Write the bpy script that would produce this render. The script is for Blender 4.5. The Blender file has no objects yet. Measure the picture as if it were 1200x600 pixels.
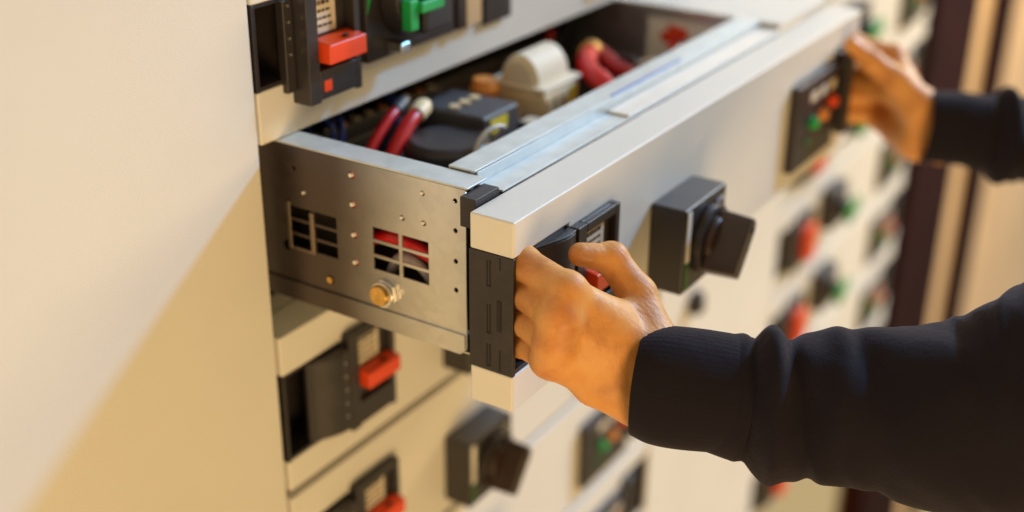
import bpy, bmesh, math, random
import numpy as np
from mathutils import Vector, Matrix
random.seed(4); rng = np.random.default_rng(7)
S = bpy.context.scene
COL = S.collection
# ------------------------------------------------------------------ camera
R = ((0.543323, -0.839489, 0.007572), (-0.352336, -0.236203, -0.905576), (0.76201, 0.489352, -0.424117))
CAM = Vector((-0.697777, -0.446898, 0.362756))
cd = bpy.data.cameras.new('camera'); cam = bpy.data.objects.new('camera', cd); COL.objects.link(cam)
M3 = Matrix((R[0], tuple(-v for v in R[1]), tuple(-v for v in R[2]))).transposed()
cam.matrix_world = Matrix.Translation(CAM) @ M3.to_4x4()
cd.sensor_width = 36; cd.lens = 45; cd.clip_start = .02; cd.clip_end = 60
cd.dof.use_dof = True; cd.dof.focus_distance = .925; cd.dof.aperture_fstop = 2.1; cd.dof.aperture_blades = 0
S.camera = cam
# ------------------------------------------------------------------ world, lamps, exposure
W = bpy.data.worlds.new('World'); S.world = W; W.use_nodes = True
W.node_tree.nodes['Background'].inputs[0].default_value = (1.0, .735, .36, 1)
W.node_tree.nodes['Background'].inputs[1].default_value = .53

def area(name, loc, target, size, power, color):
    l = bpy.data.lights.new(name, 'AREA'); l.shape = 'DISK'; l.size = size; l.energy = power; l.color = color
    o = bpy.data.objects.new(name, l); COL.objects.link(o); o.location = loc
    o.rotation_euler = (Vector(target) - Vector(loc)).to_track_quat('-Z', 'Y').to_euler()
    return o
area('cool_lamp', (.2 + .768 * 13, .05 - .334 * 13, -.1 + .546 * 13), (.2, .05, -.1), 1.1, 1950, (.13, .47, .92))
area('warm_lamp', (-2.6, -3.4, -1.9), (.2, .1, -.2), 2.2, 145, (1.0, .64, .28))
area('warm_right_fill', (2.9, -.60, .95), (1.9, .3, -.3), 1.2, 74, (1.0, .73, .36))  # unseen fill added to warm the far column and right side
S.view_settings.view_transform = 'Standard'; S.view_settings.look = 'None'
S.view_settings.exposure = -.04; S.view_settings.gamma = 1
S.cycles.max_bounces = 8

# ------------------------------------------------------------------ helpers
def tag(o, label=None, cat=None, group=None, kind=None):
    if label: o['label'] = label
    if cat: o['category'] = cat
    if group: o['group'] = group
    if kind: o['kind'] = kind
    return o
def empty(name, loc=(0, 0, 0)):
    o = bpy.data.objects.new(name, None); COL.objects.link(o); o.location = loc; o.empty_display_size = .05
    return o
def copy_tree(o, parent=None):
    c = o.copy(); COL.objects.link(c); c.parent = parent
    for ch in list(o.children): copy_tree(ch, c)
    return c
def mat(name, base, rough=.5, metal=0., noise=0., nscale=30, bump=0., bscale=200, spec=.5, sss=0., extra=None):
    m = bpy.data.materials.new(name); m.use_nodes = True
    nt = m.node_tree; b = nt.nodes['Principled BSDF']
    b.inputs['Base Color'].default_value = (*base, 1); b.inputs['Roughness'].default_value = rough
    b.inputs['Metallic'].default_value = metal; b.inputs['Specular IOR Level'].default_value = spec
    tc = nt.nodes.new('ShaderNodeTexCoord')
    if noise:
        n = nt.nodes.new('ShaderNodeTexNoise'); n.inputs['Scale'].default_value = nscale; n.inputs['Detail'].default_value = 6
        nt.links.new(tc.outputs['Object'], n.inputs['Vector'])
        r = nt.nodes.new('ShaderNodeValToRGB'); r.color_ramp.elements[0].position = .3; r.color_ramp.elements[1].position = .7
        r.color_ramp.elements[0].color = (*[c * (1 - noise) for c in base], 1)
        r.color_ramp.elements[1].color = (*[min(1, c * (1 + noise)) for c in base], 1)
        nt.links.new(n.outputs['Fac'], r.inputs['Fac']); nt.links.new(r.outputs['Color'], b.inputs['Base Color'])
        mr = nt.nodes.new('ShaderNodeMapRange'); mr.inputs['To Min'].default_value = rough * .85; mr.inputs['To Max'].default_value = min(1, rough * 1.2)
        nt.links.new(n.outputs['Fac'], mr.inputs['Value']); nt.links.new(mr.outputs['Result'], b.inputs['Roughness'])
    if bump:
        n2 = nt.nodes.new('ShaderNodeTexNoise'); n2.inputs['Scale'].default_value = bscale; n2.inputs['Detail'].default_value = 4
        nt.links.new(tc.outputs['Object'], n2.inputs['Vector'])
        bp = nt.nodes.new('ShaderNodeBump'); bp.inputs['Strength'].default_value = bump; bp.inputs['Distance'].default_value = .001
        nt.links.new(n2.outputs['Fac'], bp.inputs['Height']); nt.links.new(bp.outputs['Normal'], b.inputs['Normal'])
    if sss:
        b.inputs['Subsurface Weight'].default_value = sss; b.inputs['Subsurface Radius'].default_value = (1, .35, .15)
        b.inputs['Subsurface Scale'].default_value = .006
    if extra: extra(nt, b, tc)
    return m
def brushed(nt, b, tc):          # spangle of galvanised sheet
    v = nt.nodes.new('ShaderNodeTexVoronoi'); v.inputs['Scale'].default_value = 120
    n = nt.nodes.new('ShaderNodeTexNoise'); n.inputs['Scale'].default_value = 9
    nt.links.new(tc.outputs['Object'], v.inputs['Vector']); nt.links.new(tc.outputs['Object'], n.inputs['Vector'])
    mx = nt.nodes.new('ShaderNodeMixRGB'); mx.inputs[0].default_value = .5
    nt.links.new(v.outputs['Color'], mx.inputs[1]); nt.links.new(n.outputs['Color'], mx.inputs[2])
    bw = nt.nodes.new('ShaderNodeRGBToBW'); nt.links.new(mx.outputs[0], bw.inputs[0])
    mr = nt.nodes.new('ShaderNodeMapRange'); mr.inputs['To Min'].default_value = .24; mr.inputs['To Max'].default_value = .46
    nt.links.new(bw.outputs[0], mr.inputs['Value']); nt.links.new(mr.outputs['Result'], b.inputs['Roughness'])
    r = nt.nodes.new('ShaderNodeMapRange'); r.inputs['To Min'].default_value = .56; r.inputs['To Max'].default_value = .74
    nt.links.new(bw.outputs[0], r.inputs['Value'])
    h = nt.nodes.new('ShaderNodeCombineColor')
    nt.links.new(r.outputs[0], h.inputs[0]); nt.links.new(r.outputs[0], h.inputs[1])
    ml = nt.nodes.new('ShaderNodeMath'); ml.operation = 'MULTIPLY'; ml.inputs[1].default_value = .97
    nt.links.new(r.outputs[0], ml.inputs[0]); nt.links.new(ml.outputs[0], h.inputs[2])
    nt.links.new(h.outputs[0], b.inputs['Base Color'])
def skin_fx(nt, b, tc):
    n = nt.nodes.new('ShaderNodeTexNoise'); n.inputs['Scale'].default_value = 38; n.inputs['Detail'].default_value = 5
    nt.links.new(tc.outputs['Object'], n.inputs['Vector'])
    r = nt.nodes.new('ShaderNodeValToRGB')
    e = r.color_ramp.elements; e[0].position = .34; e[0].color = (.56, .23, .068, 1); e[1].position = .66; e[1].color = (.73, .36, .112, 1)
    m = r.color_ramp.elements.new(.5); m.color = (.69, .31, .088, 1)
    nt.links.new(n.outputs['Fac'], r.inputs['Fac'])
    # redder round the knuckles and joints: soft spots at the joint positions
    col = r.outputs['Color']
    for (p, rad, amt) in SPOTS:
        vd = nt.nodes.new('ShaderNodeVectorMath'); vd.operation = 'DISTANCE'; vd.inputs[1].default_value = p
        nt.links.new(tc.outputs['Object'], vd.inputs[0])
        mr = nt.nodes.new('ShaderNodeMapRange'); mr.inputs['From Min'].default_value = 0; mr.inputs['From Max'].default_value = rad
        mr.inputs['To Min'].default_value = amt * .55; mr.inputs['To Max'].default_value = 0; mr.interpolation_type = 'SMOOTHSTEP'
        nt.links.new(vd.outputs['Value'], mr.inputs['Value'])
        mx = nt.nodes.new('ShaderNodeMixRGB'); mx.inputs[2].default_value = (.66, .13, .055, 1)
        nt.links.new(mr.outputs[0], mx.inputs[0]); nt.links.new(col, mx.inputs[1]); col = mx.outputs[0]
    nt.links.new(col, b.inputs['Base Color'])
    v = nt.nodes.new('ShaderNodeTexVoronoi'); v.inputs['Scale'].default_value = 620; v.feature = 'DISTANCE_TO_EDGE'
    n2 = nt.nodes.new('ShaderNodeTexNoise'); n2.inputs['Scale'].default_value = 170; n2.inputs['Detail'].default_value = 6
    mp = nt.nodes.new('ShaderNodeMapping'); mp.inputs['Scale'].default_value = (1.6, .7, .7)
    nt.links.new(tc.outputs['Object'], v.inputs['Vector']); nt.links.new(tc.outputs['Object'], mp.inputs['Vector']); nt.links.new(mp.outputs[0], n2.inputs['Vector'])
    b1 = nt.nodes.new('ShaderNodeBump'); b1.inputs['Strength'].default_value = .35; b1.inputs['Distance'].default_value = .0005
    b2 = nt.nodes.new('ShaderNodeBump'); b2.inputs['Strength'].default_value = .6; b2.inputs['Distance'].default_value = .0013
    nt.links.new(v.outputs['Distance'], b1.inputs['Height']); nt.links.new(n2.outputs['Fac'], b2.inputs['Height'])
    nt.links.new(b1.outputs[0], b2.inputs['Normal']); nt.links.new(b2.outputs[0], b.inputs['Normal'])
def cloth_fx(nt, b, tc):
    n = nt.nodes.new('ShaderNodeTexNoise'); n.inputs['Scale'].default_value = 800; n.inputs['Detail'].default_value = 2
    n3 = nt.nodes.new('ShaderNodeTexNoise'); n3.inputs['Scale'].default_value = 22; n3.inputs['Detail'].default_value = 5
    nt.links.new(tc.outputs['Object'], n.inputs['Vector']); nt.links.new(tc.outputs['Object'], n3.inputs['Vector'])
    b1 = nt.nodes.new('ShaderNodeBump'); b1.inputs['Strength'].default_value = .6; b1.inputs['Distance'].default_value = .0007
    b2 = nt.nodes.new('ShaderNodeBump'); b2.inputs['Strength'].default_value = .5; b2.inputs['Distance'].default_value = .006
    nt.links.new(n.outputs['Fac'], b1.inputs['Height']); nt.links.new(n3.outputs['Fac'], b2.inputs['Height'])
    nt.links.new(b1.outputs[0], b2.inputs['Normal']); nt.links.new(b2.outputs[0], b.inputs['Normal'])
    b.inputs['Sheen Weight'].default_value = .20; b.inputs['Sheen Roughness'].default_value = .4
    b.inputs['Sheen Tint'].default_value = (.35, .33, .42, 1)

SPOTS = [((-.016, -.050, -.050), .016, .55), ((-.019, -.048, -.072), .015, .5), ((0, -.05, -.036), .014, .35), ((-.012, -.04, -.095), .013, .4),
         ((.074, -.046, -.044), .013, .3), ((.01, -.01, -.037), .016, .35), ((.008, -.01, -.061), .013, .35)]
PAINT = mat('cream_powder_coat', (.74, .72, .68), .42, noise=.03, nscale=6, bump=.25, bscale=900)
PAINT2 = mat('white_plastic', (.80, .77, .73), .35, noise=.02, nscale=12)
BLACK = mat('black_plastic', (.026, .020, .022), .42, noise=.25, nscale=60, bump=.3, bscale=900)
BLACK2 = mat('grey_black_plastic', (.032, .027, .029), .38, noise=.15, nscale=40, bump=.2, bscale=800)
DEEP = mat('dark_recess', (.012, .010, .010), .7, noise=.3)
BROWN = mat('brown_black_plastic', (.036, .018, .015), .36, noise=.2, nscale=50)
RED = mat('red_plastic', (.80, .070, .014), .32, noise=.1, nscale=40)
REDCAB = mat('red_cable', (.62, .010, .012), .35, noise=.1)
METAL = mat('galvanised_steel', (.6, .6, .58), .35, 1.0, extra=brushed)
def darken_rear(nt, b, tc):      # galvanised front part, base colour darkens towards the rear of the plate
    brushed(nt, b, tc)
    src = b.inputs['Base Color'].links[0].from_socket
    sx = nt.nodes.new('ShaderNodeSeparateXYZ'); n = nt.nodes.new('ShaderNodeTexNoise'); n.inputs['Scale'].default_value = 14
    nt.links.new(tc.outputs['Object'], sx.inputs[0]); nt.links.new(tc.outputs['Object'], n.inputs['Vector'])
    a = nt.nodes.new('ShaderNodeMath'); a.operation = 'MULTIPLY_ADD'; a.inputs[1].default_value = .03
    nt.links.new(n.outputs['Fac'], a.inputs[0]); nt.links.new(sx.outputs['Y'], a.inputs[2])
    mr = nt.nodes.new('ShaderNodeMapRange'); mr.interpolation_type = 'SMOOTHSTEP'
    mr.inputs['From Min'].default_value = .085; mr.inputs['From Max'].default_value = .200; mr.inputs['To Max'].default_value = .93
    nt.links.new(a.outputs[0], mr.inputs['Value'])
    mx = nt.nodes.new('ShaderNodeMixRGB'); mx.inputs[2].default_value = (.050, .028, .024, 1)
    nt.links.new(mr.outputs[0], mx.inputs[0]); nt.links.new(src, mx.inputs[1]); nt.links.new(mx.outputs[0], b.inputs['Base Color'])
PLATE = mat('galvanised_steel_dark_rear', (.6, .6, .58), .4, .70, extra=darken_rear)
RAIL = mat('light_galvanised_steel', (.66, .70, .70), .52, .5, noise=.08, nscale=60)
BRASS = mat('brass', (.70, .44, .14), .28, 1.0, noise=.2, nscale=200)
STEEL = mat('bright_steel', (.75, .74, .72), .25, 1.0, noise=.1, nscale=100)
GREEN = mat('green_plastic', (.015, .42, .10), .35, noise=.1)
DKGREEN = mat('dark_green_plastic', (.02, .10, .012), .4, noise=.1)
AMBER = mat('amber_plastic', (.85, .30, .06), .35, noise=.1)
YELLOW = mat('yellow_label', (.75, .62, .03), .45, noise=.1)
CREAM = mat('cream_plastic', (.78, .62, .38), .45, noise=.12, nscale=30)
LABEL = mat('paper_label', (.66, .58, .46), .6, noise=.12, nscale=80)
INK = mat('label_ink', (.05, .04, .04), .7, noise=.2)
GREY = mat('grey_housing', (.055, .055, .065), .5, noise=.2)
BLUEG = mat('lavender_label', (.40, .40, .62), .5, noise=.1)
DARKPAN = mat('dark_maroon_panel', (.020, .005, .005), .9, spec=.08, noise=.35, nscale=8)
BEIGE = mat('beige_wall_panel', (.66, .44, .23), .8, noise=.06, nscale=4)
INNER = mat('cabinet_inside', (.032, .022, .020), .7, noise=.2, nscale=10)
SKIN = mat('skin', (.6, .27, .09), .50, spec=.42, sss=.07, extra=skin_fx)
NAIL = mat('nail', (.62, .28, .11), .34, noise=.08, nscale=100)
CLOTH = mat('dark_sweatshirt', (.011, .008, .014), .9, spec=.2, extra=cloth_fx)

class MB:
    def __init__(s): s.bm = bmesh.new()
    def box(s, x0, x1, y0, y1, z0, z1, taper=0):
        v = [s.bm.verts.new(p) for p in ((x0, y0, z0), (x1, y0, z0), (x1, y1, z0), (x0, y1, z0), (x0, y0, z1), (x1, y0, z1), (x1, y1, z1), (x0, y1, z1))]
        for f in ((0, 3, 2, 1), (4, 5, 6, 7), (0, 1, 5, 4), (1, 2, 6, 5), (2, 3, 7, 6), (3, 0, 4, 7)): s.bm.faces.new([v[i] for i in f])
        return s
    def prism(s, pts, a, b, axis='y'):
        def P(p, t): return {'y': (p[0], t, p[1]), 'x': (t, p[0], p[1]), 'z': (p[0], p[1], t)}[axis]
        A = [s.bm.verts.new(P(p, a)) for p in pts]; B = [s.bm.verts.new(P(p, b)) for p in pts]; n = len(pts)
        s.bm.faces.new(A); s.bm.faces.new(B[::-1])
        for i in range(n): s.bm.faces.new((A[i], B[i], B[(i + 1) % n], A[(i + 1) % n]))
        return s
    def tube(s, pts, r, seg=14, cap=True):
        pts = [Vector(p) for p in pts]; n = len(pts); rr = r if isinstance(r, (list, tuple)) else [r] * n
        up = Vector((.13, .21, .97)); rings = []
        for i, p in enumerate(pts):
            d = (pts[min(i + 1, n - 1)] - pts[max(i - 1, 0)]).normalized()
            if abs(d.dot(up)) > .95: up = Vector((1, .1, .05))
            u = (up - d * up.dot(d)).normalized(); w = d.cross(u)
            rings.append([s.bm.verts.new(p + rr[i] * (math.cos(t) * u + math.sin(t) * w)) for t in [2 * math.pi * k / seg for k in range(seg)]])
        for a, b in zip(rings, rings[1:]):
            for k in range(seg): s.bm.faces.new((a[k], a[(k + 1) % seg], b[(k + 1) % seg], b[k]))
        if cap: s.bm.faces.new(rings[0][::-1]); s.bm.faces.new(rings[-1])
        return s
    def cyl(s, c, axis, r, h, seg=28, r2=None):
        a = Vector(axis).normalized(); c = Vector(c)
        return s.tube([c, c + a * h], [r, r if r2 is None else r2], seg)
    def build(s, name, m, parent=None, bevel=0., smooth=True, segs=2):
        bmesh.ops.recalc_face_normals(s.bm, faces=s.bm.faces)
        me = bpy.data.meshes.new(name); s.bm.to_mesh(me); s.bm.free(); me.materials.append(m)
        o = bpy.data.objects.new(name, me); COL.objects.link(o); o.parent = parent
        if smooth:
            for p in me.polygons: p.use_smooth = True
            me.set_sharp_from_angle(angle=math.radians(35))
        if bevel:
            b = o.modifiers.new('bevel', 'BEVEL'); b.width = bevel; b.segments = segs; b.limit_method = 'ANGLE'; b.harden_normals = True
        return o
def curve_plate(name, outer, holes, thick, m, parent):      # flat sheet with real cut-outs; (u, v) -> world YZ, thickness along X
    cu = bpy.data.curves.new(name, 'CURVE'); cu.dimensions = '2D'; cu.fill_mode = 'BOTH'; cu.extrude = thick / 2
    for poly in [outer] + holes:
        sp = cu.splines.new('POLY'); sp.points.add(len(poly) - 1); sp.use_cyclic_u = True
        for i, (u, v) in enumerate(poly): sp.points[i].co = (u, v, 0, 1)
    t = bpy.data.objects.new('tmp', cu); COL.objects.link(t)
    dg = bpy.context.evaluated_depsgraph_get(); me = bpy.data.meshes.new_from_object(t.evaluated_get(dg))
    bpy.data.objects.remove(t); bpy.data.curves.remove(cu)
    me.materials.clear(); me.materials.append(m); me.name = name
    o = bpy.data.objects.new(name, me); COL.objects.link(o); o.parent = parent
    return o, me
def circ(u, v, r, n=16): return [(u + r * math.cos(2 * math.pi * k / n), v + r * math.sin(2 * math.pi * k / n)) for k in range(n)]
def rectp(u0, u1, v0, v1): return [(u0, v0), (u1, v0), (u1, v1), (u0, v1)]

# ------------------------------------------------------------------ switchgear cabinet (the large structure)
YC = .238; PITCH = .166; WID = .735; HGT = .157; TH = .038
cab = tag(empty('switchgear_cabinet', (0, YC, -1.2)), 'large cream switchgear cabinet holding rows of pull-out drawers', 'cabinet')
def cpart(mb, name, m, bevel=0., parent=None, **k):
    mb.bm.transform(Matrix.Translation((0, -YC, 1.2)) if parent is None else Matrix.Identity(4)) if True else None
    return mb.build(name, m, cab if parent is None else parent, bevel, **k)
cpart(MB().box(-1.3, -.004, YC, YC + .03, -2.0, 1.1), 'side_door', PAINT, .0012)
C2X, C2Z = 1.205, .020
op = (.006, .730)      # opening of the pulled-out drawer
yb = YC + .045
bk = MB(); bk.box(-.003, 1.97, yb, yb + .02, .016, 1.1); bk.box(-.003, 1.97, yb, yb + .02, -1.2, -PITCH - .003)
bk.box(-.003, op[0], yb, yb + .02, -PITCH - .0025, .0155); bk.box(op[1] + .003, 1.97, yb, yb + .02, -PITCH - .0025, .0155)
cpart(bk, 'frame', PAINT)
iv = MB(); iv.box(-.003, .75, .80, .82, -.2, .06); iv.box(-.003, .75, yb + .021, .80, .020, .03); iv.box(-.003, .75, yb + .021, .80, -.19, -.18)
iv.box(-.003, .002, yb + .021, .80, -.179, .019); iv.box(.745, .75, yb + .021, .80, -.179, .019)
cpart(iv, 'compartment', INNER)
dr = cpart(MB().box(.748, C2X - .006, YC, YC + .03, -2.0, 1.1), 'compartment_door', PAINT, .0012)
lk = MB()
for z in (-.497,): lk.cyl((.862, -.0005, 1.2 + z), (0, -1, 0), .0190, .010).box(.856, .868, -.018, -.0104, 1.2 + z - .014, 1.2 + z + .014)
lo = lk.build('lock', BLACK2, dr, .0008)
cpart(MB().box(1.972, 2.34, YC - .01, YC + .05, -2.0, 1.1), 'end_panel', DARKPAN)
# wall beyond the cabinet
wl = tag(empty('wall', (2.2, .5, -1.2)), 'beige wall of upright panels behind the far end of the cabinet', 'wall')
def wpart(mb, name, m): mb.bm.transform(Matrix.Translation((-2.2, -.5, 1.2))); return mb.build(name, m, wl)
wpart(MB().box(2.2, 7.5, .32, .36, -2.2, 1.6), 'wall_panel', BEIGE)
for xa, xb in ((2.90, 3.10), (4.6, 4.7)): wpart(MB().box(xa, xb, .30, .3195, -2.2, 1.6), 'dark_strip', DARKPAN)

# ------------------------------------------------------------------ drawer parts (local origin: front-left-top corner of the slab)
def grip(parent, x0, x1, side=1, z0=-.126, z1=-.0285):
    """black end cap with a finger recess; the pull lip stands in front of it. side=+1: recess opens at the left"""
    m = MB(); t = .0035
    xo = x0 - .0006 if side > 0 else x1 + .0006
    m.box(x0 - (.0006 if side > 0 else 0), x0 + t, -.0004, TH + .0004, z0, z1)
    m.box(x1 - t, x1 + (.0006 if side < 0 else 0), -.0004, TH + .0004, z0, z1)
    m.box(x0 + t, x1 - t, TH - .004, TH, z0, z1); m.box(x0 + t, x1 - t, .001, TH - .004, z0, z0 + t); m.box(x0 + t, x1 - t, .001, TH - .004, z1 - t, z1)
    g = m.build('grip_cup', BLACK, parent, .0004)
    if side > 0:       # slots moulded in the end face
        s = MB(); e = x0 - .0011
        for (ya, yb2, za, zb) in ((.0195, .0225, -.055, -.034), (.0195, .0225, -.094, -.070), (.0195, .0225, -.122, -.103)):
            s.box(e, e + .0008, ya, ya + .0006, za, zb); s.box(e, e + .0008, yb2 - .0004, yb2, za, zb); s.box(e, e + .0008, ya, yb2, za, za + .0006)
        s.box(e - .0001, e + .0008, .0100, .0135, -.090, -.065)
        for za, zb in ((-.040, -.030), (-.124, -.106)): s.box(e, e + .0008, .0108, .0113, za, zb)
        s.build('slot', DEEP, g, smooth=False)
    return g
def lip(parent, x0, x1, side=1, z0=-.124, z1=-.031, bulge=.014, name='pull_lip'):
    """bowed lever: a plate curved in plan, fingers pass behind it"""
    n = 12; f = []; b = []
    for i in range(n + 1):
        t = i / n; x = x0 + (x1 - x0) * t; tt = t if side > 0 else 1 - t
        y = -bulge * math.sin(min(1, tt * 1.15) * math.pi / 2) ** 1.3 * (1 - .12 * max(0, tt - .8) * 5) + .0015
        f.append((x, y)); b.append((x, y + .0045 + .006 * (tt ** 2)))
    o = MB().prism(f + b[::-1], z0, z1 - .0022, 'z').prism(f + [(x1, .0045), (x0 + (.0 if side > 0 else 0), .0045)], z1 - .0020, z1, 'z').build(name, BLACK2, parent, .0006)
    r = MB()
    xe = x1 - .004 if side > 0 else x0 + .004
    ye = -bulge - .0002
    for k in range(5): r.cyl((xe - (.004 if side > 0 else -.004), ye + .0022, -.052 - .014 * k), (0, -1, 0), .0011, .0016, 10)
    r.build('stud', STEEL, o)
    return o
def fuse_module(parent, x0, w=.072, mark=True, z0=-.132, z1=-.031, p=.013):
    m = MB()
    m.box(x0, x0 + .013, -p, 0, z0, z1)                     # raised left rail
    m.box(x0 + .0133, x0 + w - .007, -p * .45, 0, z0 + .002, z1)
    m.box(x0 + w - .0067, x0 + w, -p, 0, z0, z1)
    m.box(x0 + .0133, x0 + w - .007, -p, -p * .45 - .0003, z1 - .008, z1)
    m.box(x0 + .0133, x0 + w - .007, -p, -p * .45 - .0003, z0 + .002, z0 + .026)
    b = m.build('fuse_module', BLACK2, parent, .0007)
    LZ = (z1 - .039, z1 - .011); y = -p * .45
    lab = MB().box(x0 + .016, x0 + w - .019, y - .0006, y - .0001, *LZ).build('label', LABEL, b)
    ink = MB(); r = random.Random(int(x0 * 1e4))
    for k in range(4):
        z = LZ[1] - .005 - k * .006; x = x0 + .019
        while x < x0 + w - .025:
            l = r.uniform(.002, .006); ink.box(x, min(x + l, x0 + w - .021), y - .0009, y - .00065, z, z + (.0022 if k else .0034)); x += l + .0013
    ink.build('print', INK, lab, smooth=False)
    s = MB(); sx0, sx1 = x0 + .016, x0 + w - .003; sz = z1 - .041
    s.prism([(-p - .009, sz - .019), (-p * .45 - .0003, sz - .019), (-p * .45 - .0003, sz), (-p - .009, sz - .003)], sx0, sx1, 'x')
    sl = s.build('slider', RED, b, .0012)
    MB().cyl(((sx0 + sx1) / 2 + .004, -p - .003, sz - .0012), (0, 0, 1), .0028, .0012).build('hole', DEEP, sl)
    if mark: MB().box(x0 + .017, x0 + .026, -p - .0005, -p + .0002, z0 + .008, z0 + .017).build('flag', RED, b)
    return b
def rotary(parent, cx=.258, cz=-.100, w=.082, h=.080, d=.034, ang=38, km=None, plate=None, knob_r=.026):
    km = km or BROWN
    b = MB().box(cx - w / 2, cx + w / 2, -d, 0, cz - h / 2, cz + h / 2).build('rotary_switch', BLACK2, parent, .0022, segs=3)
    MB().box(cx - w / 2 + .003, cx - w / 2 + .0105, -d - .0010, -d - .0001, cz - h / 2 + .030, cz + h / 2 - .003).build('dial_plate', plate or PAINT2, b, .0003)
    MB().box(cx - w / 2 + .003, cx - w / 2 + .0105, -d - .0010, -d - .0001, cz - h / 2 + .004, cz - h / 2 + .0295).build('dial_plate', DKGREEN, b, .0003)
    MB().cyl((cx + .004, -d - .0011, cz), (0, -1, 0), .0315, .007, 48).build('bezel', BLACK2, b, .001)
    a = math.radians(ang); u = Vector((math.sin(a), 0, math.cos(a))); v = Vector((math.cos(a), 0, -math.sin(a)))
    kb = MB().cyl((cx + .003, -d - .0083, cz), (0, -1, 0), knob_r * .86, .006, 40, knob_r * .80)
    L, T = .0285, .0080
    pts = []
    for (s, t) in ((-L, -T), (-L * .7, -T * 1.2), (L * .7, -T * 1.2), (L, -T * .7), (L * 1.05, 0), (L, T * .7), (L * .7, T * 1.2), (-L * .7, T * 1.2), (-L, T)):
        pts.append(u * s + v * t)
    y0, y1 = -d - .0085, -d - .0395
    A = [kb.bm.verts.new(Vector((cx, y0, cz)) + p * 1.0) for p in pts]; B = [kb.bm.verts.new(Vector((cx, y1, cz)) + p * .94) for p in pts]
    kb.bm.faces.new(A); kb.bm.faces.new(B[::-1])
    for i in range(len(pts)): kb.bm.faces.new((A[i], B[i], B[(i + 1) % len(pts)], A[(i + 1) % len(pts)]))
    k = kb.build('knob', km, b, .0018, segs=3)
    q = Vector((cx, y1, cz)) + u * L * .62
    MB().cyl((q.x, y1 + .0003, q.z), (0, -1, 0), .0035, .0006, 16).build('lock_hole', DEEP, k)
    for dx, mm in ((.020, BLUEG), (.028, PAINT2)):
        MB().box(cx + dx - .002, cx + dx + .002, -d - .0024, -d - .0011, cz + .028, cz + .032).build('position_mark', mm, b)
    return b
def indicators(parent, x0=.530, x1=.648, z0=-.134, z1=-.040, p=.010):
    b = MB().box(x0, x1, -p, 0, z0, z1).build('indicator_panel', BLACK, parent, .001)
    for i, (x, z, m) in enumerate(((.575, -.088, GREEN), (.602, -.086, AMBER), (.630, -.078, RED))):
        x += x0 - .530
        o = MB().cyl((x, -p - .0002, z), (0, -1, 0), .0076, .003, 24).cyl((x, -p - .0033, z), (0, -1, 0), .0066, .005, 24, .0052).build('indicator_lamp', m, b, .0006)
        MB().box(x - .009, x + .009, -p - .0010, -p - .0002, -.064, -.053).build('tag_label', LABEL, b)
    MB().box(x0 + .030, x0 + .050, -p - .0012, -p - .0002, -.112, -.105).build('tag_label', DKGREEN, b)
    return b
def front_panel(parent, gx=.078, gr=.0, depth=TH, m=PAINT, a=-.0285, b=-.126):
    xr = WID
    if gr: pts = [(0, 0), (0, a), (gx, a), (gx, b), (0, b), (0, -HGT), (xr, -HGT), (xr, -.126), (xr - gr, -.126), (xr - gr, -.0285), (xr, -.0285), (xr, 0)]
    else: pts = [(0, 0), (0, a), (gx, a), (gx, b), (0, b), (0, -HGT), (xr, -HGT), (xr, 0)]
    return MB().prism([(x, z) for x, z in pts], 0, depth, 'y').build('front_panel', m, parent, .0016, segs=3, smooth=True)
def std_drawer(name, loc, label, group, knob=None, with_ind=True, gx=.078, mx=.0785, small=False):
    r = tag(empty(name, loc), label, 'drawer', group)
    front_panel(r, gx, .078, a=-.038); grip(r, 0, gx, z1=-.038); grip(r, WID - .078, WID, -1)
    lip(r, gx * .42, gx - .002, 1, z1=-.041); lip(r, WID - .076, WID - .032, -1)
    fb = fuse_module(r, mx, w=.066, mark=False, p=.010)
    if small:
        MB().box(mx + .016, mx + .052, -.026, -.0103, -.116, -.052).build('red_cover', RED, fb, .003)
        b = MB().box(.190, .262, -.026, 0, -.096, -.020).build('rotary_switch', BLACK2, r, .002)
        k = MB().cyl((.232, -.0262, -.062), (0, -1, 0), .018, .012, 28, .018).build('knob', BLACK2, b, .001)
        MB().prism([(.214, -.084), (.230, -.088), (.272, -.066), (.268, -.048), (.216, -.062)], -.050, -.0385).build('lever', mat('mid_green_plastic', (.03, .26, .03), .4, noise=.1), k, .002)
    else: rotary(r, cx=.275, km=knob)
    indicators(r)
    return r

# ------------------------------------------------------------------ the pulled-out drawer
D = tag(empty('drawer', (0, 0, 0)), 'wide cream drawer pulled out of the cabinet by both hands, steel sides showing', 'drawer')
front_panel(D, .078, .078); grip(D, 0, .078); grip(D, WID - .078, WID, -1)
lip(D, .028, .0765, 1, bulge=.0105); lip(D, WID - .078, WID - .030, -1, bulge=.022)
fuse_module(D, .0785, w=.066, p=.0090); rotary(D); indicators(D)
XS, ZT, ZB = .018, .007, -.131
YE = .54
holes = []
for z in (-.0034, -.0276, -.053, -.0774): holes.append(circ(.063, z, .0021))
for z in (-.0047, -.0295, -.0557, -.0800): holes.append(circ(.1617, z, .0031))
for y, z, r in ((.0930, .0018 - .006, .0021), (.113, -.0291, .0024), (.0926, -.0287, .0024), (.2126, -.0313, .0022), (.1897, -.1030, .0038), (.2350, -.083, .0045), (.222, -.012, .002)): holes.append(circ(y, z, r))
def window(ya, yb, z1, z0):
    g = .0032; cw = ((yb - ya) - g * 1) / 2; rh = ((z1 - z0) - 2 * g * .8) / 3
    for c in range(2):
        for r in range(3):
            y0 = ya + c * (cw + g); zz = z1 - r * (rh + g * .8)
            holes.append(rectp(y0, y0 + cw, zz - rh, zz))
window(.0885, .1430, -.0437, -.0805); window(.1800, .2290, -.0455, -.0820); window(.36, .41, -.045, -.08)
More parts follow.
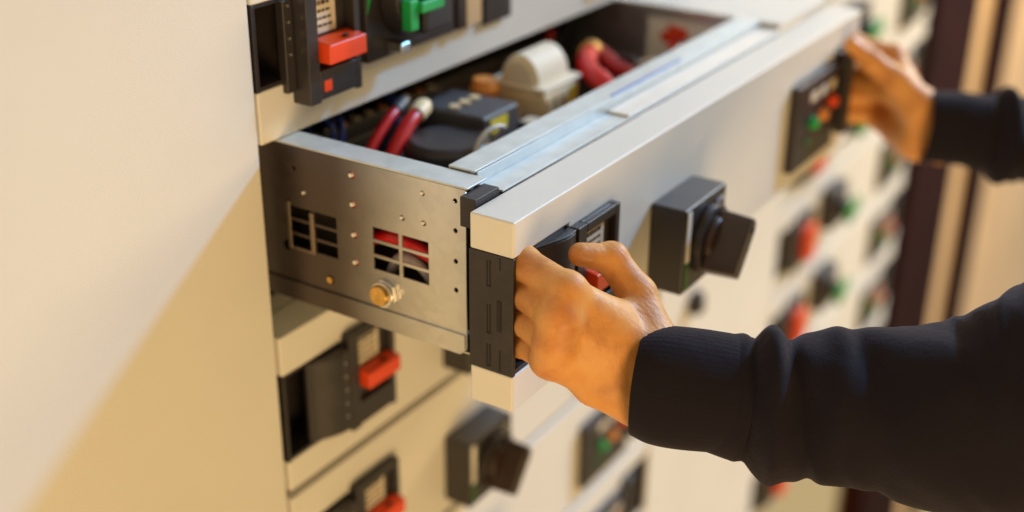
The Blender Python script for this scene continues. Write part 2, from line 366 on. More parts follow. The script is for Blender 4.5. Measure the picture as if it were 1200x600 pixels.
outer = [(.0535, ZT), (YE, ZT), (YE, ZB), (.0575, ZB), (.0535, ZB + .004)]
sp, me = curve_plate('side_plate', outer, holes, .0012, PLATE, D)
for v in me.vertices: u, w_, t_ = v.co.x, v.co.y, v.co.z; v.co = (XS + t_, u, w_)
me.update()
# folded lips of the side plate: top flange with its inner return, and the runner strip at the foot
MB().box(XS - .0006, XS + .026, .052, YE, ZT + .0002, ZT + .0018).box(XS + .0245, XS + .026, .09, YE, ZT - .010, ZT + .0001).build('top_flange', RAIL, D, .0006)
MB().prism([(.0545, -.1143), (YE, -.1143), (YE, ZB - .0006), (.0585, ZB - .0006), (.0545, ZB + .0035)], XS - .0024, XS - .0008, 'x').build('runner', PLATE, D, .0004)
MB().box(.0085, .040, TH + .0006, .0525, -.018, .0058).build('corner_bracket', BLACK, D, .0006)
# front channel behind the slab: rear flange strip, step and lower tray
XR = .585
MB().box(XS + .027, XR, .064, .0885, ZT + .0022, ZT + .0040).box(XS + .027, XR, .0870, .0885, ZT - .012, ZT + .0021).build('cross_rail', RAIL, D, .0006)
MB().box(XS + .027, XR, TH + .0006, .0628, -.0002, .0014).box(XS + .027, XR, .0612, .0625, .0015, ZT + .0036).build('cross_tray', RAIL, D, .0003)
MB().box(.245, XR - .002, TH + .0012, .0606, .0016, .0040).build('white_reflection_strip', PAINT2, D, .0008)  # white sheet standing in for the pale reflection on the tray
MB().box(.262, .40, .0655, .0680, ZT + .0042, ZT + .0050).build('blue_reflection_strip', mat('blue_reflection_strip', (.12, .22, .62), .4, noise=.1), D)  # blue colour painted in for the bluish reflection along the step
MB().box(XR, XR + .0015, .04, YE, ZB, ZT).build('side_plate', METAL, D)
MB().box(XR, WID - .004, TH + .001, YE, ZT + .0004, ZT + .003).build('top_cover', PAINT, D, .0006)
MB().box(XS + .001, XR - .001, .05, YE, ZB - .0004, ZB + .0010).build('base_plate', METAL, D)
MB().box(XR - .001, XR - .0002, .092, .196, -.085, -.004).build('label', PAINT2, D)
lg = MB(); lg.prism([(.148, -.012), (.172, -.009), (.170, -.017), (.180, -.020), (.176, -.032), (.164, -.030), (.166, -.040), (.150, -.037), (.153, -.026), (.144, -.022)], XR - .0016, XR - .0011, 'x'); lg.build('red_mark', RED, D)
# cable gland on the side plate and rivets with light heads
g = MB(); gy, gz = .1315, -.0985
g.cyl((XS - .0006, gy, gz), (-1, 0, 0), .0125, .004, 6).cyl((XS - .0047, gy, gz), (-1, 0, 0), .0108, .003, 28)
go = g.build('cable_gland', STEEL, D, .0006)
MB().cyl((XS - .0078, gy + .001, gz), (-1, 0, 0), .0092, .003, 24, .0082).build('brass_plug', BRASS, go, .0005)
for y, z in ((.1617, -.0047), (.1617, -.0295), (.1617, -.0557), (.1617, -.0800)):
    MB().cyl((XS + .0022, y + .0008, z), (-1, 0, 0), .0021, .0040, 14, .0016).build('screw', PAINT2, D)
    MB().cyl((XS + .0027, y, z), (-1, 0, 0), .0045, .0019, 16).build('red_washer', REDCAB, D)
for y, z in ((.113, -.0291), (.0926, -.0287), (.2126, -.0313), (.093, -.0042)):
    MB().cyl((XS + .0030, y + .0006, z), (-1, 0, 0), .0016, .0046, 12, .0012).build('screw', PAINT2, D)
MB().box(.046, .0475, .06, YE - .01, ZB + .003, -.006).build('light_leak_shield', INNER, D)  # added dark sheet, stops lamp light leaking out through the slots
gd = MB(); gd.box(XS - .0022, XS - .0007, .2035, .2075, -.084, -.047).box(XS - .0022, XS - .0007, .2285, .2325, -.084, -.042).box(XS - .0022, XS - .0007, .2080, .2280, -.084, -.0815)
gd.build('guard_frame', mat('bronzed_steel', (.26, .21, .17), .45, 1.0, noise=.2), D, .0004)
MB().cyl((XS + .003, .1897, -.103), (-1, 0, 0), .0034, .0050, 20, .0028).build('screw', BRASS, D)

# things inside the drawer: each component sits on the base plate
def comp(name, loc, label, cat, group=None): return tag(empty(name, loc), label, cat, group)
zb = ZB + .002
def cable(name, pts, r, label, mt=REDCAB, tip=None, parent=None, endcap=None, grp=None):
    o = empty(name, pts[0]); tag(o, label, 'cable', grp)
    P0 = Vector(pts[0])
    # smooth the path
    P = [Vector(p) - P0 for p in pts]; Q = []
    for i in range(len(P) - 1):
        a, b, c, d = P[max(i - 1, 0)], P[i], P[i + 1], P[min(i + 2, len(P) - 1)]
        for k in range(8):
            t = k / 8; Q.append(.5 * ((2 * b) + (c - a) * t + (2 * a - 5 * b + 4 * c - d) * t * t + (3 * b - a - 3 * c + d) * t ** 3))
    Q.append(P[-1])
    MB().tube(Q, r, 14).build('insulation', mt, o)
    if endcap:
        d = (Q[-1] - Q[-3]).normalized(); MB().tube([Q[-1] + d * .0003, Q[-1] + d * .016, Q[-1] + d * .022], [r * 1.25, r * 1.25, r * .8], 14).build('ferrule', endcap, o, .0006)
    return o
cable('cable', [(.098, .222, zb), (.100, .224, -.08), (.118, .228, -.036), (.150, .232, -.014), (.168, .235, -.008)], .0048, 'thin red cable with a grey ferrule, left of the thicker red one in the drawer', endcap=GREY)
cable('cable', [(.112, .205, zb), (.114, .208, -.08), (.130, .212, -.040), (.160, .217, -.018), (.178, .220, -.012)], .0068, 'thick red cable with a cream ferrule, behind the steel side of the open drawer', endcap=CREAM)
# window contents (wires seen through the cut-outs)
cable('cable', [(.030, .085, -.066), (.030, .110, -.058), (.031, .140, -.056), (.034, .170, -.075), (.04, .19, zb + .005)], .0058, 'bright red wire running behind the rectangular slots of the steel side')
cable('cable', [(.028, .070, zb + .006), (.030, .100, -.078), (.030, .128, -.073), (.034, .15, zb + .006)], .0045, 'pale grey wire running low behind the slots of the steel side', mt=mat('grey_cable', (.30, .27, .30), .4, noise=.1))
c = comp('contactor', (.172, .180, zb), 'round black device with an orange screw beside the red cables', 'contactor')
MB().tube([(0, 0, 0), (0, 0, .100), (0, 0, .106)], [.040, .040, .034], 40).build('body', GREY if False else BLACK, c, .002)
MB().cyl((-.030, -.0262, .075), (-.75, -.65, 0), .0045, .004, 16).build('screw', AMBER, c)
c = comp('relay', (.236, .205, zb), 'dark grey relay with a yellow oval sticker and a pale label', 'relay')
MB().box(-.030, .030, -.040, .036, 0, .116).build('body', GREY, c, .004)
MB().box(-.020, .008, -.0412, -.0401, .098, .111).build('sticker', YELLOW, c, .004)
MB().box(-.022, .016, -.0409, -.0401, .074, .088).build('label', BLUEG, c)
for i in range(3): MB().cyl((-.018 + .016 * i, 0, .1162), (0, 0, 1), .0052, .002, 16).build('screw', CREAM, c)
c = comp('terminal_block', (.292, .222, zb), 'small orange terminal knob between the relay and the cream device', 'terminal')
MB().tube([(0, 0, 0), (0, 0, .10), (0, 0, .112), (0, 0, .122)], [.008, .010, .015, .011], 20).build('body', AMBER, c)
c = comp('transformer', (.352, .198, zb), 'bulky cream device with a white round cap and a yellow stripe in the drawer', 'transformer')
MB().box(-.055, .048, -.040, .050, 0, .108).build('body', CREAM, c, .006, segs=3)
MB().box(-.056, .052, -.041, .051, .1085, .113).tube([(-.052, .004, .112), (-.044, .004, .112), (.040, .004, .112), (.048, .004, .112)], [.024, .030, .030, .024], 32).build('cap', mat('ivory_plastic', (.78, .70, .56), .6, noise=.06), c, .004, segs=3); c.scale = (.66, .74, 1.0)
MB().box(.018, .036, -.0414, -.0402, .050, .104).build('stripe', YELLOW, c)
for k in range(3): MB().box(-.050 + .022 * k, -.038 + .022 * k, -.0415, -.0402, .010, .100).build('rib', mat('tan_rib', (.42, .26, .11), .5, noise=.15) if k == 0 else bpy.data.materials['tan_rib'], c, .001)
cable('cable', [(.395, .108, zb + .01), (.390, .110, -.070), (.380, .122, -.036), (.388, .145, -.022), (.405, .168, -.020), (.435, .190, -.020), (.458, .200, -.020)], .0105, 'fat glossy red cable arching beside the white-capped device', endcap=BRASS)
cable('cable', [(.465, .115, zb + .01), (.455, .118, -.06), (.440, .134, -.030), (.448, .160, -.024), (.48, .20, -.022)], .0085, 'second fat red cable, behind the arching one near the drawer far wall', mt=mat('deep_red_cable', (.35, .008, .010), .4, noise=.1))
WIRES = [(REDCAB, 'red'), (mat('black_cable', (.02, .02, .025), .4), 'black'), (mat('white_cable', (.62, .60, .56), .4), 'white'), (mat('blue_cable', (.03, .06, .30), .4), 'blue')]
wr = random.Random(5)
for i in range(22):
    if i == 99: continue
    mt, cn = WIRES[(0, 1, 1, 2, 3, 0, 1, 2)[i % 8]]
    x = wr.uniform(.07, .56); y = wr.uniform(.12, .16) if i % 2 else wr.uniform(.25, .33); dx = wr.uniform(-.06, .06); top = wr.uniform(-.055, -.018)
    if y < .2 and .27 < x < .43: x += .14
    cable('wire', [(x, y, zb), (x + dx * .1, y + .01, -.09), (x + dx * .4, y + .03 * wr.uniform(-1, 1), top), (x + dx, y + wr.uniform(-.02, .03), top + .006), (x + dx * 1.3, y + .03, top - .03), (x + dx * 1.35, y + .03, zb)],
          wr.uniform(.0018, .0032), 'thin ' + cn + ' wire', mt=mt, grp='thin ' + cn + ' wires in the open drawer')
ORD = 'first second third fourth fifth sixth seventh eighth ninth'.split()
for mt, cn in WIRES:
    ws = sorted([o for o in COL.objects if o.get('group') == 'thin ' + cn + ' wires in the open drawer'], key=lambda o: o.location.x)
    for i, o in enumerate(ws): o['label'] = ORD[i] + ' thin ' + cn + ' wire from the left among the devices in the open drawer'
rl = comp('terminal_strip', (.30, .300, zb), 'long terminal strip with small pale screws behind the other devices', 'terminal strip')
MB().box(-.20, .02, -.012, .012, 0, .082).box(-.20, .02, -.006, .006, .0825, .094).build('rail_block', GREY, rl, .002)
for i in range(11): MB().cyl((-.19 + .02 * i, 0, .0942), (0, 0, 1), .0045, .002, 14).build('screw', CREAM if i % 3 else AMBER, rl)
rl = comp('relay', (.292, .165, zb), 'small black relay with a pale top sticker in front of the orange knob', 'relay')
MB().box(-.020, .018, -.022, .022, 0, .080).box(-.014, .012, -.016, .016, .0803, .090).build('body', BLACK, rl, .002)
MB().box(-.010, .008, -.010, .010, .0902, .0908).build('sticker', LABEL, rl)
for i in range(3): MB().cyl((-.010 + .009 * i, -.0222, .066), (0, -1, 0), .003, .002, 12).build('screw', STEEL, rl)
c = comp('circuit_breaker', (.47, .30, zb), 'tall dark brown breaker standing at the back of the open drawer', 'breaker')
MB().box(-.20, .10, 0, .06, 0, .095).box(-.17, .06, -.012, -.0003, .02, .08).build('body', INNER, c, .003)
for i in range(4): MB().box(-.15 + .055 * i, -.125 + .055 * i, -.022, -.0125, .04, .06).build('toggle', BROWN, c, .002)

# ------------------------------------------------------------------ closed drawers of the near column
UP = tag(empty('drawer', (-.0005, YC, PITCH)), 'closed drawer just above the open one, bright red slider near its left end', 'drawer', 'closed drawers of the near column')
front_panel(UP, .040, .078, a=-.0445, b=-.1135); grip(UP, 0, .040, z0=-.1135, z1=-.0445); grip(UP, WID - .078, WID, -1)
m = MB(); m.box(.0290, .0395, -.0055, .003, -.121, -.046); sm = m.build('latch_strip', BLACK2, UP, .001)
st = MB()
for k in range(4): st.cyl((.0335, -.0057, -.050 - .013 * k), (0, -1, 0), .0013, .0012, 10)
st.build('stud', STEEL, sm)
MB().cyl((.0155, .0338, -.100), (0, -1, 0), .0030, .003, 16).build('screw', BRASS, UP); MB().cyl((.0155, .0338, -.055), (0, -1, 0), .0020, .003, 16).build('screw', GREY, UP)
fuse_module(UP, .0402, w=.065, p=.019, z1=-.040)
b = MB().box(.122, .250, -.012, 0, -.118, -.020).build('rotary_switch', BLACK, UP, .002)
MB().prism([(.1225 + .0, -.075), (.128, -.060), (.130, -.03), (.126, -.021), (.1235, -.021), (.1255, -.035), (.1248, -.060)], -.0132, -.0122).build('dial_mark', GREEN, b)
MB().cyl((.180, -.0122, -.066), (0, -1, 0), .040, .016, 48, .036).build('bezel', BLACK2, b, .0015)
k = MB().box(.172, .212, -.036, -.0283, -.100, -.040).build('knob', BLACK2, b, .004, segs=3)
MB().box(.149, .160, -.0385, -.0285, -.092, -.066).box(.1602, .192, -.0425, -.0362, -.078, -.069).build('key_tag', GREEN, k, .001)
MB().box(.128, .175, -.0305, -.0283, -.044, -.038).build('highlight_strip', STEEL, b, .001)  # pale strip standing in for the highlight on the dark switch
MB().box(.146, .158, -.0300, -.0123, -.112, -.103).build('latch', STEEL, b, .001)
indicators(UP)
MB().box(.275, .30, -.008, 0, -.12, -.02).build('side_module', BEIGE, UP, .001)
MB().box(.310, .355, -.006, 0, -.126, -.02).build('side_module', BLACK, UP, .001)
MB().box(.258, .272, -.010, 0, -.119, -.03).build('side_module', BROWN, UP, .001)

GN = 'closed drawers of the near column'
near = ['closed drawer directly below the open one, its red slider left of the open drawer corner',
        'closed drawer two rows below the open one, its dark rotary knob below the hand',
        'closed drawer three rows below the open one, its coloured lamps under the dark cuff',
        'closed drawer four rows below the open one, mostly past the lower edge of the photo']
P0 = std_drawer('drawer', (.001, YC - .001, -PITCH), near[0], GN)
for i in range(1, 4):
    c = copy_tree(P0); c.location = (.001, YC - .001, -PITCH * (i + 1)); c['label'] = near[i]
for ch in [o for o in P0.children if o.name.startswith('rotary')]:      # the drawer under the hand has its knob turned down
    pass
GF = 'closed drawers of the far column'
far = ['far-column drawer at the top edge, green knob above the open drawer far end',
       'far-column drawer whose black grip shows just behind the right hand thumb',
       'far-column drawer below the right hand, green knob level with the far cuff',
       'far-column drawer with a red slider right of the open drawer rotary knob',
       'far-column drawer with a red slider just above the near sleeve',
       'far-column drawer hidden mostly behind the near sleeve',
       'far-column drawer whose red slider shows below the near sleeve']
FZ = [0, 1, 2, 3, 4, 5, 6]
P1 = std_drawer('drawer', (C2X, YC, C2Z - PITCH * 0), far[0], GF, gx=.06, mx=.064, small=True)
for i in range(1, 7):
    c = copy_tree(P1); c.location = (C2X, YC, C2Z - PITCH * i); c['label'] = far[i]

# ------------------------------------------------------------------ implicit surfaces for the body
def surface_nets(F, org, h):
    nx, ny, nz = F.shape; ins = F < 0
    cx, cy, cz = nx - 1, ny - 1, nz - 1
    acc = np.zeros((cx, cy, cz, 3), np.float32); cnt = np.zeros((cx, cy, cz), np.float32)
    corners = [(i, j, k) for i in (0, 1) for j in (0, 1) for k in (0, 1)]
    sl = lambda c: (slice(c[0], c[0] + cx), slice(c[1], c[1] + cy), slice(c[2], c[2] + cz))
    for a in corners:
        for ax in range(3):
            if a[ax]: continue
            b = list(a); b[ax] = 1; b = tuple(b)
            fa, fb = F[sl(a)], F[sl(b)]; x = (fa < 0) != (fb < 0)
            t = np.where(x, fa / np.where(x, fa - fb, 1), 0)
            for d in range(3):
                acc[..., d] += x * (a[d] + (t if d == ax else 0))
            cnt += x
    act = cnt > 0; idx = -np.ones((cx, cy, cz), np.int64); idx[act] = np.arange(act.sum())
    g = np.argwhere(act); V = (g + acc[act] / cnt[act][:, None]) * h + np.array(org)
    Fc = []
    for ax in range(3):
        o1, o2 = [d for d in range(3) if d != ax]
        A = [slice(1, -1)] * 3; A[ax] = slice(0, F.shape[ax] - 1); B = list(A); B[ax] = slice(1, F.shape[ax])
        a_, b_ = ins[tuple(A)], ins[tuple(B)]
        e = np.argwhere(a_ != b_)
        flip = a_[a_ != b_]
        base = e.copy(); base[:, o1] += 1; base[:, o2] += 1
        def cell(d1, d2):
            q = base.copy(); q[:, o1] -= d1; q[:, o2] -= d2; return idx[q[:, 0], q[:, 1], q[:, 2]]
        q = np.stack([cell(1, 1), cell(0, 1), cell(0, 0), cell(1, 0)], 1)
        if ax == 1: flip = ~flip
        q[~flip] = q[~flip][:, ::-1]; Fc.append(q)
    return V, np.concatenate(Fc)
def smin(a, b, k):
    h = np.clip(.5 + .5 * (b - a) / k, 0, 1); return b * (1 - h) + a * h - k * h * (1 - h)
def cone(P, a, b, ra, rb):
    a = np.array(a, np.float32); b = np.array(b, np.float32); ba = b - a
    t = np.clip(((P - a) @ ba) / (ba @ ba), 0, 1)
    return np.linalg.norm(P - a - t[..., None] * ba, axis=-1) - (ra + (rb - ra) * t)
def ell(P, c, r, rot=None):
    q = P - np.array(c, np.float32)
    if rot is not None: q = q @ np.array(rot, np.float32).T
    k = np.linalg.norm(q / np.array(r, np.float32), axis=-1); return (k - 1) * min(r)
def grid(lo, hi, h):
    ax = [np.arange(lo[i], hi[i] + h, h, dtype=np.float32) for i in range(3)]
    return np.stack(np.meshgrid(*ax, indexing='ij'), -1)

def hand_sdf(P, L, deep=True):
    """L: W wrist, E elbow, mcp[4], pip[4], dip[4], tip[4], cmc, mp, ip, tt (thumb), n back-of-hand normal"""
    n = np.array(L['n']); n = n / np.linalg.norm(n)
    Wp = np.array(L['W']); E = np.array(L['E'])
    mcp = [np.array(p) for p in L['mcp']]
    across = (mcp[0] - mcp[3]); across = across / np.linalg.norm(across)
    carp = [Wp + across * o for o in (.016, .006, -.005, -.014)]
    palm = None
    for i in range(4):
        d = cone(P, carp[i] - n * .002, mcp[i] - n * .0035, .0165, (.0130, .0130, .0125, .0115)[i])
        palm = d if palm is None else smin(palm, d, .008)
    # palm pad on the inner side
    palm = smin(palm, cone(P, carp[3] - n * .006, mcp[3] - n * .010 - across * .002, .016, .011), .010)
    palm = smin(palm, cone(P, carp[0] * .5 + carp[1] * .5 - n * .008, mcp[1] - n * .010, .015, .010), .010)
    # forearm, oval
    ax = (E - Wp) / np.linalg.norm(E - Wp)
    for o, r in ((.012, .0200), (-.017, .0225)):
        palm = smin(palm, cone(P, Wp + across * o, Wp + across * o * 1.3 + ax * .11, r, r + .006), .012)
    # thumb
    th = cone(P, L['cmc'], L['mp'], .0180, .0146)
    th = smin(th, cone(P, L['mp'], L['ip'], .0140, .0122), .005)
    th = smin(th, cone(P, L['ip'], L['tt'], .0116, .0090), .004)
    th = smin(th, ell(P, L['ip'], (.0124, .0124, .0124)), .004)
    palm = smin(palm, cone(P, L['cmc'], carp[0], .018, .018), .012)
    # first web
    web = cone(P, np.array(L['cmc']) * .35 + np.array(L['mp']) * .65, mcp[0] * .72 + carp[0] * .28 - n * .004, .0085, .0085)
    palm = smin(palm, web, .016)
    if 'fill' in L:
        palm = smin(palm, cone(P, L['mp'], L['pip'][0], .013, .012), .012); palm = smin(palm, cone(P, L['cmc'], L['pip'][1], .014, .012), .012)
    palm = smin(palm, th, .009)
    # knuckles and tendons
    for i in range(4):
        palm = smin(palm, ell(P, mcp[i] + n * (.0020, .0018, .0014, .0010)[i], (.0104, .0104, .0104)), .011)
    for i in range(3):        # flesh between the knuckles and the first third of the fingers
        palm = smin(palm, cone(P, mcp[i] + n * .0004, mcp[i + 1] + n * .0004, .0114, .0112), .009)
    # heel of the hand on the little-finger side
    palm = smin(palm, cone(P, carp[3] - across * .006 - n * .004, (carp[3] + mcp[3]) / 2 - across * .0085 - n * .003, .0180, .0150), .010)
    fr = ((.0130, .0126, .0104, .0084), (.0128, .0122, .0102, .0084), (.0122, .0116, .0098, .0080), (.0112, .0104, .0088, .0074))
    D0 = palm; fingers = None
    for i in range(4):
        r = fr[i]; a, b, c, t = mcp[i], L['pip'][i], L['dip'][i], L['tip'][i]
        b = np.array(b)
        f = cone(P, a, b, r[0], r[1]); f = smin(f, ell(P, b + n * .0006, (r[1] * 1.03,) * 3), .004)
        f = smin(f, cone(P, b, c, r[1], r[2]), .003); f = smin(f, cone(P, c, t, r[2], r[3]), .003)
        # each finger blends into the palm only close to its own knuckle
        fingers = f if fingers is None else smin(fingers, f, .0006)
    # blend radius fades away from knuckles
    dist = np.min([np.linalg.norm(P - m, axis=-1) for m in mcp], axis=0)
    k = np.clip(.009 - dist * .35, .0012, .009)
    D = smin(D0, fingers, k)
    for i in range(3):        # the skin folds running back from between the fingers
        pm = (np.array(L['pip'][i]) + np.array(L['pip'][i + 1])) / 2; mm = (mcp[i] + mcp[i + 1]) / 2
        v = cone(P, pm * .9 + mm * .1 + n * .0105, pm * .22 + mm * .78 + n * .0122, .0022, .0007); D = -smin(-D, v, .0022)
    return D
def mesh_parts(name, parts, mats, parent, matfn=None):
    V = []; Fs = []; off = 0
    for v, f in parts: V.append(v); Fs.append(f + off); off += len(v)
    V = np.concatenate(V); Fs = np.concatenate(Fs)
    me = bpy.data.meshes.new(name)
    me.vertices.add(len(V)); me.vertices.foreach_set('co', V.astype(np.float32).ravel())
    me.loops.add(Fs.size); me.loops.foreach_set('vertex_index', Fs.astype(np.int32).ravel())
    me.polygons.add(len(Fs)); me.polygons.foreach_set('loop_start', np.arange(0, Fs.size, 4, dtype=np.int32))
    me.update(calc_edges=True); me.validate()
    me.polygons.foreach_set('use_smooth', np.ones(len(me.polygons), bool))
    for m in mats: me.materials.append(m)
    if matfn:
        C = V[Fs].mean(1)
        if len(me.polygons) == len(C): me.polygons.foreach_set('material_index', matfn(C).astype(np.int32))
    me.update()
    o = bpy.data.objects.new(name, me); COL.objects.link(o); o.parent = parent
    return o
def relax(V, F, it=2, lam=.5):
    for _ in range(it):
        acc = np.zeros_like(V); cnt = np.zeros(len(V))
        for i in range(4):
            a, b = F[:, i], F[:, (i + 1) % 4]
            np.add.at(acc, a, V[b]); np.add.at(acc, b, V[a]); np.add.at(cnt, a, 1); np.add.at(cnt, b, 1)
        V = V + lam * (acc / cnt[:, None] - V)
    return V

LH = dict(W=(.046, -.090, -.1185), E=(.100, -.225, -.142), n=(-.43, -.84, .26),
          mcp=[(.0020, -.0440, -.0420), (-.0095, -.0450, -.0580), (-.0125, -.0430, -.0775), (-.0060, -.0380, -.0955)],
          pip=[(.0175, .0030, -.0385), (.0175, .0035, -.0620), (.0175, .0035, -.0850), (.0170, .0025, -.1050)],
          dip=[(.0300, .0165, -.0400), (.0290, .0170, -.0620), (.0290, .0165, -.0840), (.0270, .0150, -.1030)],
          tip=[(.0500, .0200, -.0420), (.0500, .0205, -.0620), (.0480, .0200, -.0830), (.0430, .0190, -.1010)],
          cmc=(.0560, -.0860, -.0960), mp=(.0725, -.0640, -.0690), ip=(.0740, -.0400, -.0460), tt=(.0535, -.0245, -.0385))
def mir(p): return (WID - p[0], p[1], p[2])
RH = {k: ([mir(q) for q in v] if isinstance(v, list) else mir(v)) for k, v in LH.items()}
RH['n'] = (.43, -.84, .26); RH['fill'] = 1
for key, dz in (('mcp', (-.006, -.014, -.022, -.026)), ('pip', (.003, -.010, -.014, -.016)), ('dip', (-.004, -.008, -.012, -.014)), ('tip', (-.004, -.008, -.012, -.014))):
    RH[key] = [(p[0], p[1], p[2] + d) for p, d in zip(RH[key], dz)]
RH.update(W=(.690, -.100, -.1080), cmc=(.684, -.094, -.084), mp=(.6800, -.0660, -.0600), ip=(.6730, -.0370, -.0400), tt=(.6630, -.0155, -.0220), E=(.80, -.31, -.135))
def body_part(L, h):
    pts = np.array([L['W'], L['cmc'], L['mp'], L['ip'], L['tt']] + L['mcp'] + L['pip'] + L['dip'] + L['tip'])
    ax = np.array(L['E']) - np.array(L['W']); ax /= np.linalg.norm(ax)
    pts = np.vstack([pts, [np.array(L['W']) + ax * .035]])
    lo = pts.min(0) - .03; hi = pts.max(0) + .03
    P = grid(lo, hi, h)
    F = hand_sdf(P, L).astype(np.float32)
    lim = (P - (np.array(L['W']) + ax * .030).astype(np.float32)) @ ax.astype(np.float32)
    F = np.maximum(F, lim)
    V, Q = surface_nets(F, lo, h)
    return relax(V, Q, 2, .4), Q
person = tag(empty('person', (.45, -.62, -1.2)), 'person in a dark sweatshirt gripping both ends of the pulled-out drawer', 'person')
def tonails(V):
    r = []
    for L in (LH, RH):
        ip, tt = np.array(L['ip']), np.array(L['tt']); d = (tt - ip) / np.linalg.norm(tt - ip); n = np.array(L['n']) / np.linalg.norm(L['n'])
        n = n - d * (n @ d); n /= np.linalg.norm(n); c = tt + n * .0085 - d * .001; w = np.cross(d, n)
        q = V - c; r.append(((q @ d) / .0066) ** 2 + ((q @ w) / .0052) ** 2 + ((q @ n) / .0045) ** 2 < 1)
    return r[0] | r[1]
def arm_core(pts, rad, seg=20):
    pts = np.array(pts); V = []; n = len(pts)
    for i in range(n):
        d = pts[min(i + 1, n - 1)] - pts[max(i - 1, 0)]; d /= np.linalg.norm(d)
        u = np.cross(d, (0, 0, 1.)); u /= np.linalg.norm(u); w = np.cross(u, d)
        for k in range(seg):
            t = 2 * math.pi * k / seg; V.append(pts[i] + rad[i] * (math.cos(t) * u + math.sin(t) * w))
    F = [(i * seg + k, i * seg + (k + 1) % seg, (i + 1) * seg + (k + 1) % seg, (i + 1) * seg + k) for i in range(n - 1) for k in range(seg)]
    return np.array(V), np.array(F)
def lerp(a, b, t): return tuple(np.array(a) * (1 - t) + np.array(b) * t)
SH_L, SH_R = (.33, -.56, .17), (.70, -.56, .17)
arms = arm_core([(.056, -.113, -.1245), (.080, -.158, -.131), (.108, -.235, -.130), (.140, -.325, -.115), (.185, -.410, -.05), SH_L, (.45, -.62, .13), (.58, -.62, .13), SH_R, (.79, -.41, -.07), (.80, -.31, -.128), (.755, -.235, -.122), (.718, -.164, -.112), (.698, -.125, -.107)],
                [.022, .027, .035, .042, .046, .052, .09, .09, .052, .046, .040, .034, .027, .020])
body = mesh_parts('body', [body_part(LH, .00115), body_part(RH, .0018), arms], [SKIN, NAIL], person, None)
body.location = (-.45, .62, 1.2)
bn = bpy.data.meshes
Vn = np.empty(len(body.data.vertices) * 3, np.float32); body.data.vertices.foreach_get('co', Vn); Vn = Vn.reshape(-1, 3)
pc = np.empty(len(body.data.polygons) * 3, np.float32); body.data.polygons.foreach_get('center', pc)
body.data.polygons.foreach_set('material_index', tonails(pc.reshape(-1, 3)).astype(np.int32))

# ------------------------------------------------------------------ sweatshirt: sleeves with gathered folds, and trunk
def spline(pts, n):
    P = np.array(pts, float); out = []
    m = len(P) - 1
    for s in np.linspace(0, m, n):
        i = min(int(s), m - 1); t = s - i
        a, b, c, d = P[max(i - 1, 0)], P[i], P[i + 1], P[min(i + 2, m)]
        out.append(.5 * (2 * b + (c - a) * t + (2 * a - 5 * b + 4 * c - d) * t * t + (3 * b - a - 3 * c + d) * t ** 3))
    return np.array(out)
def loft(path, rads, disp, nr=220, seg=140, sstart=0, oval=1.0):
    C = spline(np.hstack([np.array(path), np.array(rads)[:, None]]), nr); r = C[:, 3]; C = C[:, :3]
    s = np.concatenate([[0], np.cumsum(np.linalg.norm(np.diff(C, axis=0), axis=1))])
    T = np.gradient(C, axis=0); T /= np.linalg.norm(T, axis=1)[:, None]
    V = []
    th = np.linspace(0, 2 * np.pi, seg, endpoint=False)
    for i in range(nr):
        u = np.array((0, 0, 1.)) - T[i] * T[i][2]; u /= np.linalg.norm(u); w = np.cross(T[i], u)
        rr = r[i] + disp(s[i], th, r[i])
        V.append(C[i] + rr[:, None] * (np.cos(th)[:, None] * u + np.sin(th)[:, None] * w * oval))
    V = np.concatenate(V)
    F = [(i * seg + k, i * seg + (k + 1) % seg, (i + 1) * seg + (k + 1) % seg, (i + 1) * seg + k) for i in range(nr - 1) for k in range(seg)]
    return V, np.array(F)
def folds(seed, s0=.066):
    g = np.random.default_rng(seed); Lf = []
    for k in range(34):
        Lf.append((s0 + .02 + g.random() * .36, g.random() * 6.28, g.uniform(-.9, .9), g.uniform(.004, .010), g.uniform(-.0058, .0062), g.uniform(.5, 1.3)))
    def d(s, th, r):
        out = np.zeros_like(th)
        # the roll of cloth gathered over the cuff
        for (c, sl, w, A, ph) in ((s0 + .013, .006, .010, .0085, .4), (s0 + .034, .012, .0065, -.0050, 1.2), (s0 + .050, -.014, .011, .0035, 2.0), (s0 + .078, .020, .010, -.0030, .2)):
            out += A * np.exp(-((s - c - sl * np.sin(th - ph)) / w) ** 2)
        out -= .005 * np.exp(-((s - s0 + .003) / .006) ** 2)
        for (c, t0, sl, w, A, ww) in Lf:
            dt = (th - t0 + np.pi) % (2 * np.pi) - np.pi
            out += A * np.exp(-((s - c - sl * .045 * dt) / w) ** 2) * np.exp(-(dt / ww) ** 2)
        out += .0016 * np.sin(3 * th + s * 40 + seed) + .0012 * np.sin(5 * th - s * 63)
        return out * np.clip((s - s0 + .012) / .01, 0, 1)
    return d
def cuff_disp(s, th, r):
    return .00013 * np.sin(64 * th) + .0012 * np.sin(2 * th + .5) + .0010 * np.sin(3 * th + s * 50)
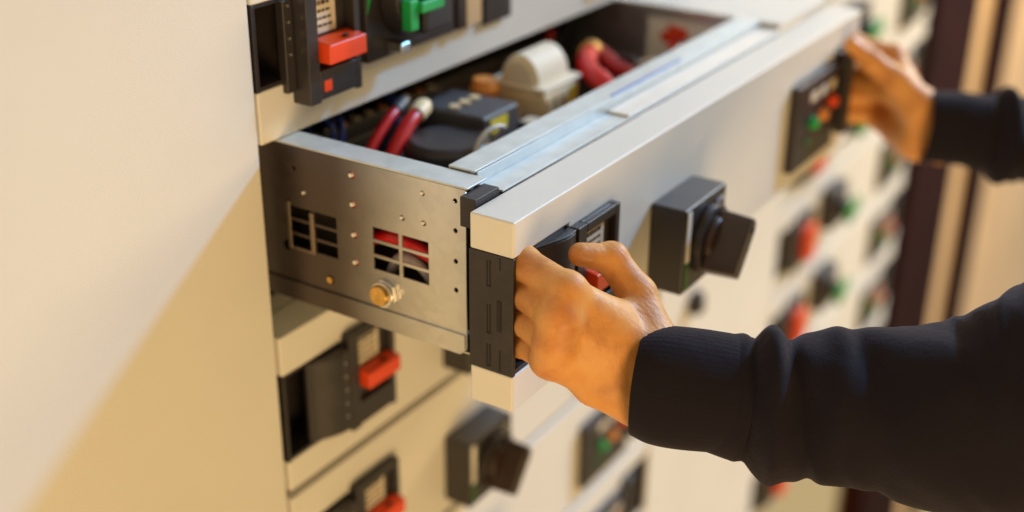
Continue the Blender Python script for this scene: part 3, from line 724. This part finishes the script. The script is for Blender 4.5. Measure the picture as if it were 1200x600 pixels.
def make_cuff(path, rads, parent, slant=0.):
    V, F = loft(path, rads, cuff_disp, 40, 192)
    n = 192; C0 = V[:n].mean(0); a0 = V[n:2 * n].mean(0) - C0; a0 /= np.linalg.norm(a0)
    tocam = np.array(CAM) - C0; tocam -= a0 * (tocam @ a0); tocam /= np.linalg.norm(tocam)
    for i in range(40):        # the rim reaches further over the back of the hand
        R0 = V[i * n:(i + 1) * n]; q = (R0 - R0.mean(0)) @ tocam / .044
        V[i * n:(i + 1) * n] = R0 - np.outer(np.clip((1 + q) / 2, 0, 1.2) ** 1.5, a0) * slant * (1 - i / 40)
    # rolled rim and inner return
    rim = [C0 + (V[:n] - C0) * f for f in (.985, .95, .93)]
    ax = a0; C0 = V[:n].mean(0)
    rim = [rim[0] - ax * .0012, rim[1] - ax * .0010, C0 + (V[:n] - C0) * .92 + ax * .02]
    base = len(V); Vs = [V]; Fx = [F]; prev = np.arange(n)
    for j, rg in enumerate(rim):
        Vs.append(rg); cur = base + j * n + np.arange(n)
        Fx.append(np.stack([prev, cur, np.roll(cur, -1), np.roll(prev, -1)], 1)); prev = cur
    return mesh_parts('cuff', [(np.concatenate(Vs), np.concatenate(Fx))], [CLOTH], parent)
Lp = [(.0440, -.0900, -.1215), (.0600, -.1200, -.1265), (.0800, -.1580, -.1310), (.108, -.235, -.130), (.140, -.325, -.115), (.185, -.410, -.05), (.25, -.490, .06), SH_L]
Lr = [.0350, .0400, .0490, .0590, .0750, .080, .082, .085]
Rp = [(.6860, -.1020, -.1060), (.7010, -.1320, -.1080), (.7180, -.1640, -.1120), (.755, -.235, -.122), (.80, -.31, -.128), (.79, -.41, -.07), (.73, -.50, .06), SH_R]
Rr = [.0330, .0355, .0440, .050, .060, .070, .078, .085]
g = 192
def torso():
    V = []; seg = 64
    prof = [(-.75, .22, .15), (-.5, .21, .14), (-.25, .20, .135), (0, .21, .135), (.12, .225, .13), (.19, .20, .115), (.235, .13, .09), (.255, .075, .07)]
    for z, a, b_ in prof:
        for k in range(seg):
            t = 2 * math.pi * k / seg; V.append((.515 + a * math.cos(t), -.66 + b_ * math.sin(t), z))
    F = [(i * seg + k, i * seg + (k + 1) % seg, (i + 1) * seg + (k + 1) % seg, (i + 1) * seg + k) for i in range(len(prof) - 1) for k in range(seg)]
    return np.array(V), np.array(F)
def sub(path, rads, k0): return path[k0:], rads[k0:]
sweat = mesh_parts('sweatshirt', [loft(Lp, Lr, folds(3, .078), 330, 180), loft(Rp, Rr, folds(11, .070), 200, 120), torso()], [CLOTH], person)
sweat.location = (-.45, .62, 1.2)
make_cuff([Lp[0], lerp(Lp[0], Lp[1], .35), Lp[1], lerp(Lp[1], Lp[2], .9)], [.0405, .0444, .0455, .0442], sweat, .015)
make_cuff([Rp[0], Rp[1], lerp(Rp[1], Rp[2], .8)], [.0392, .0402, .0405], sweat)
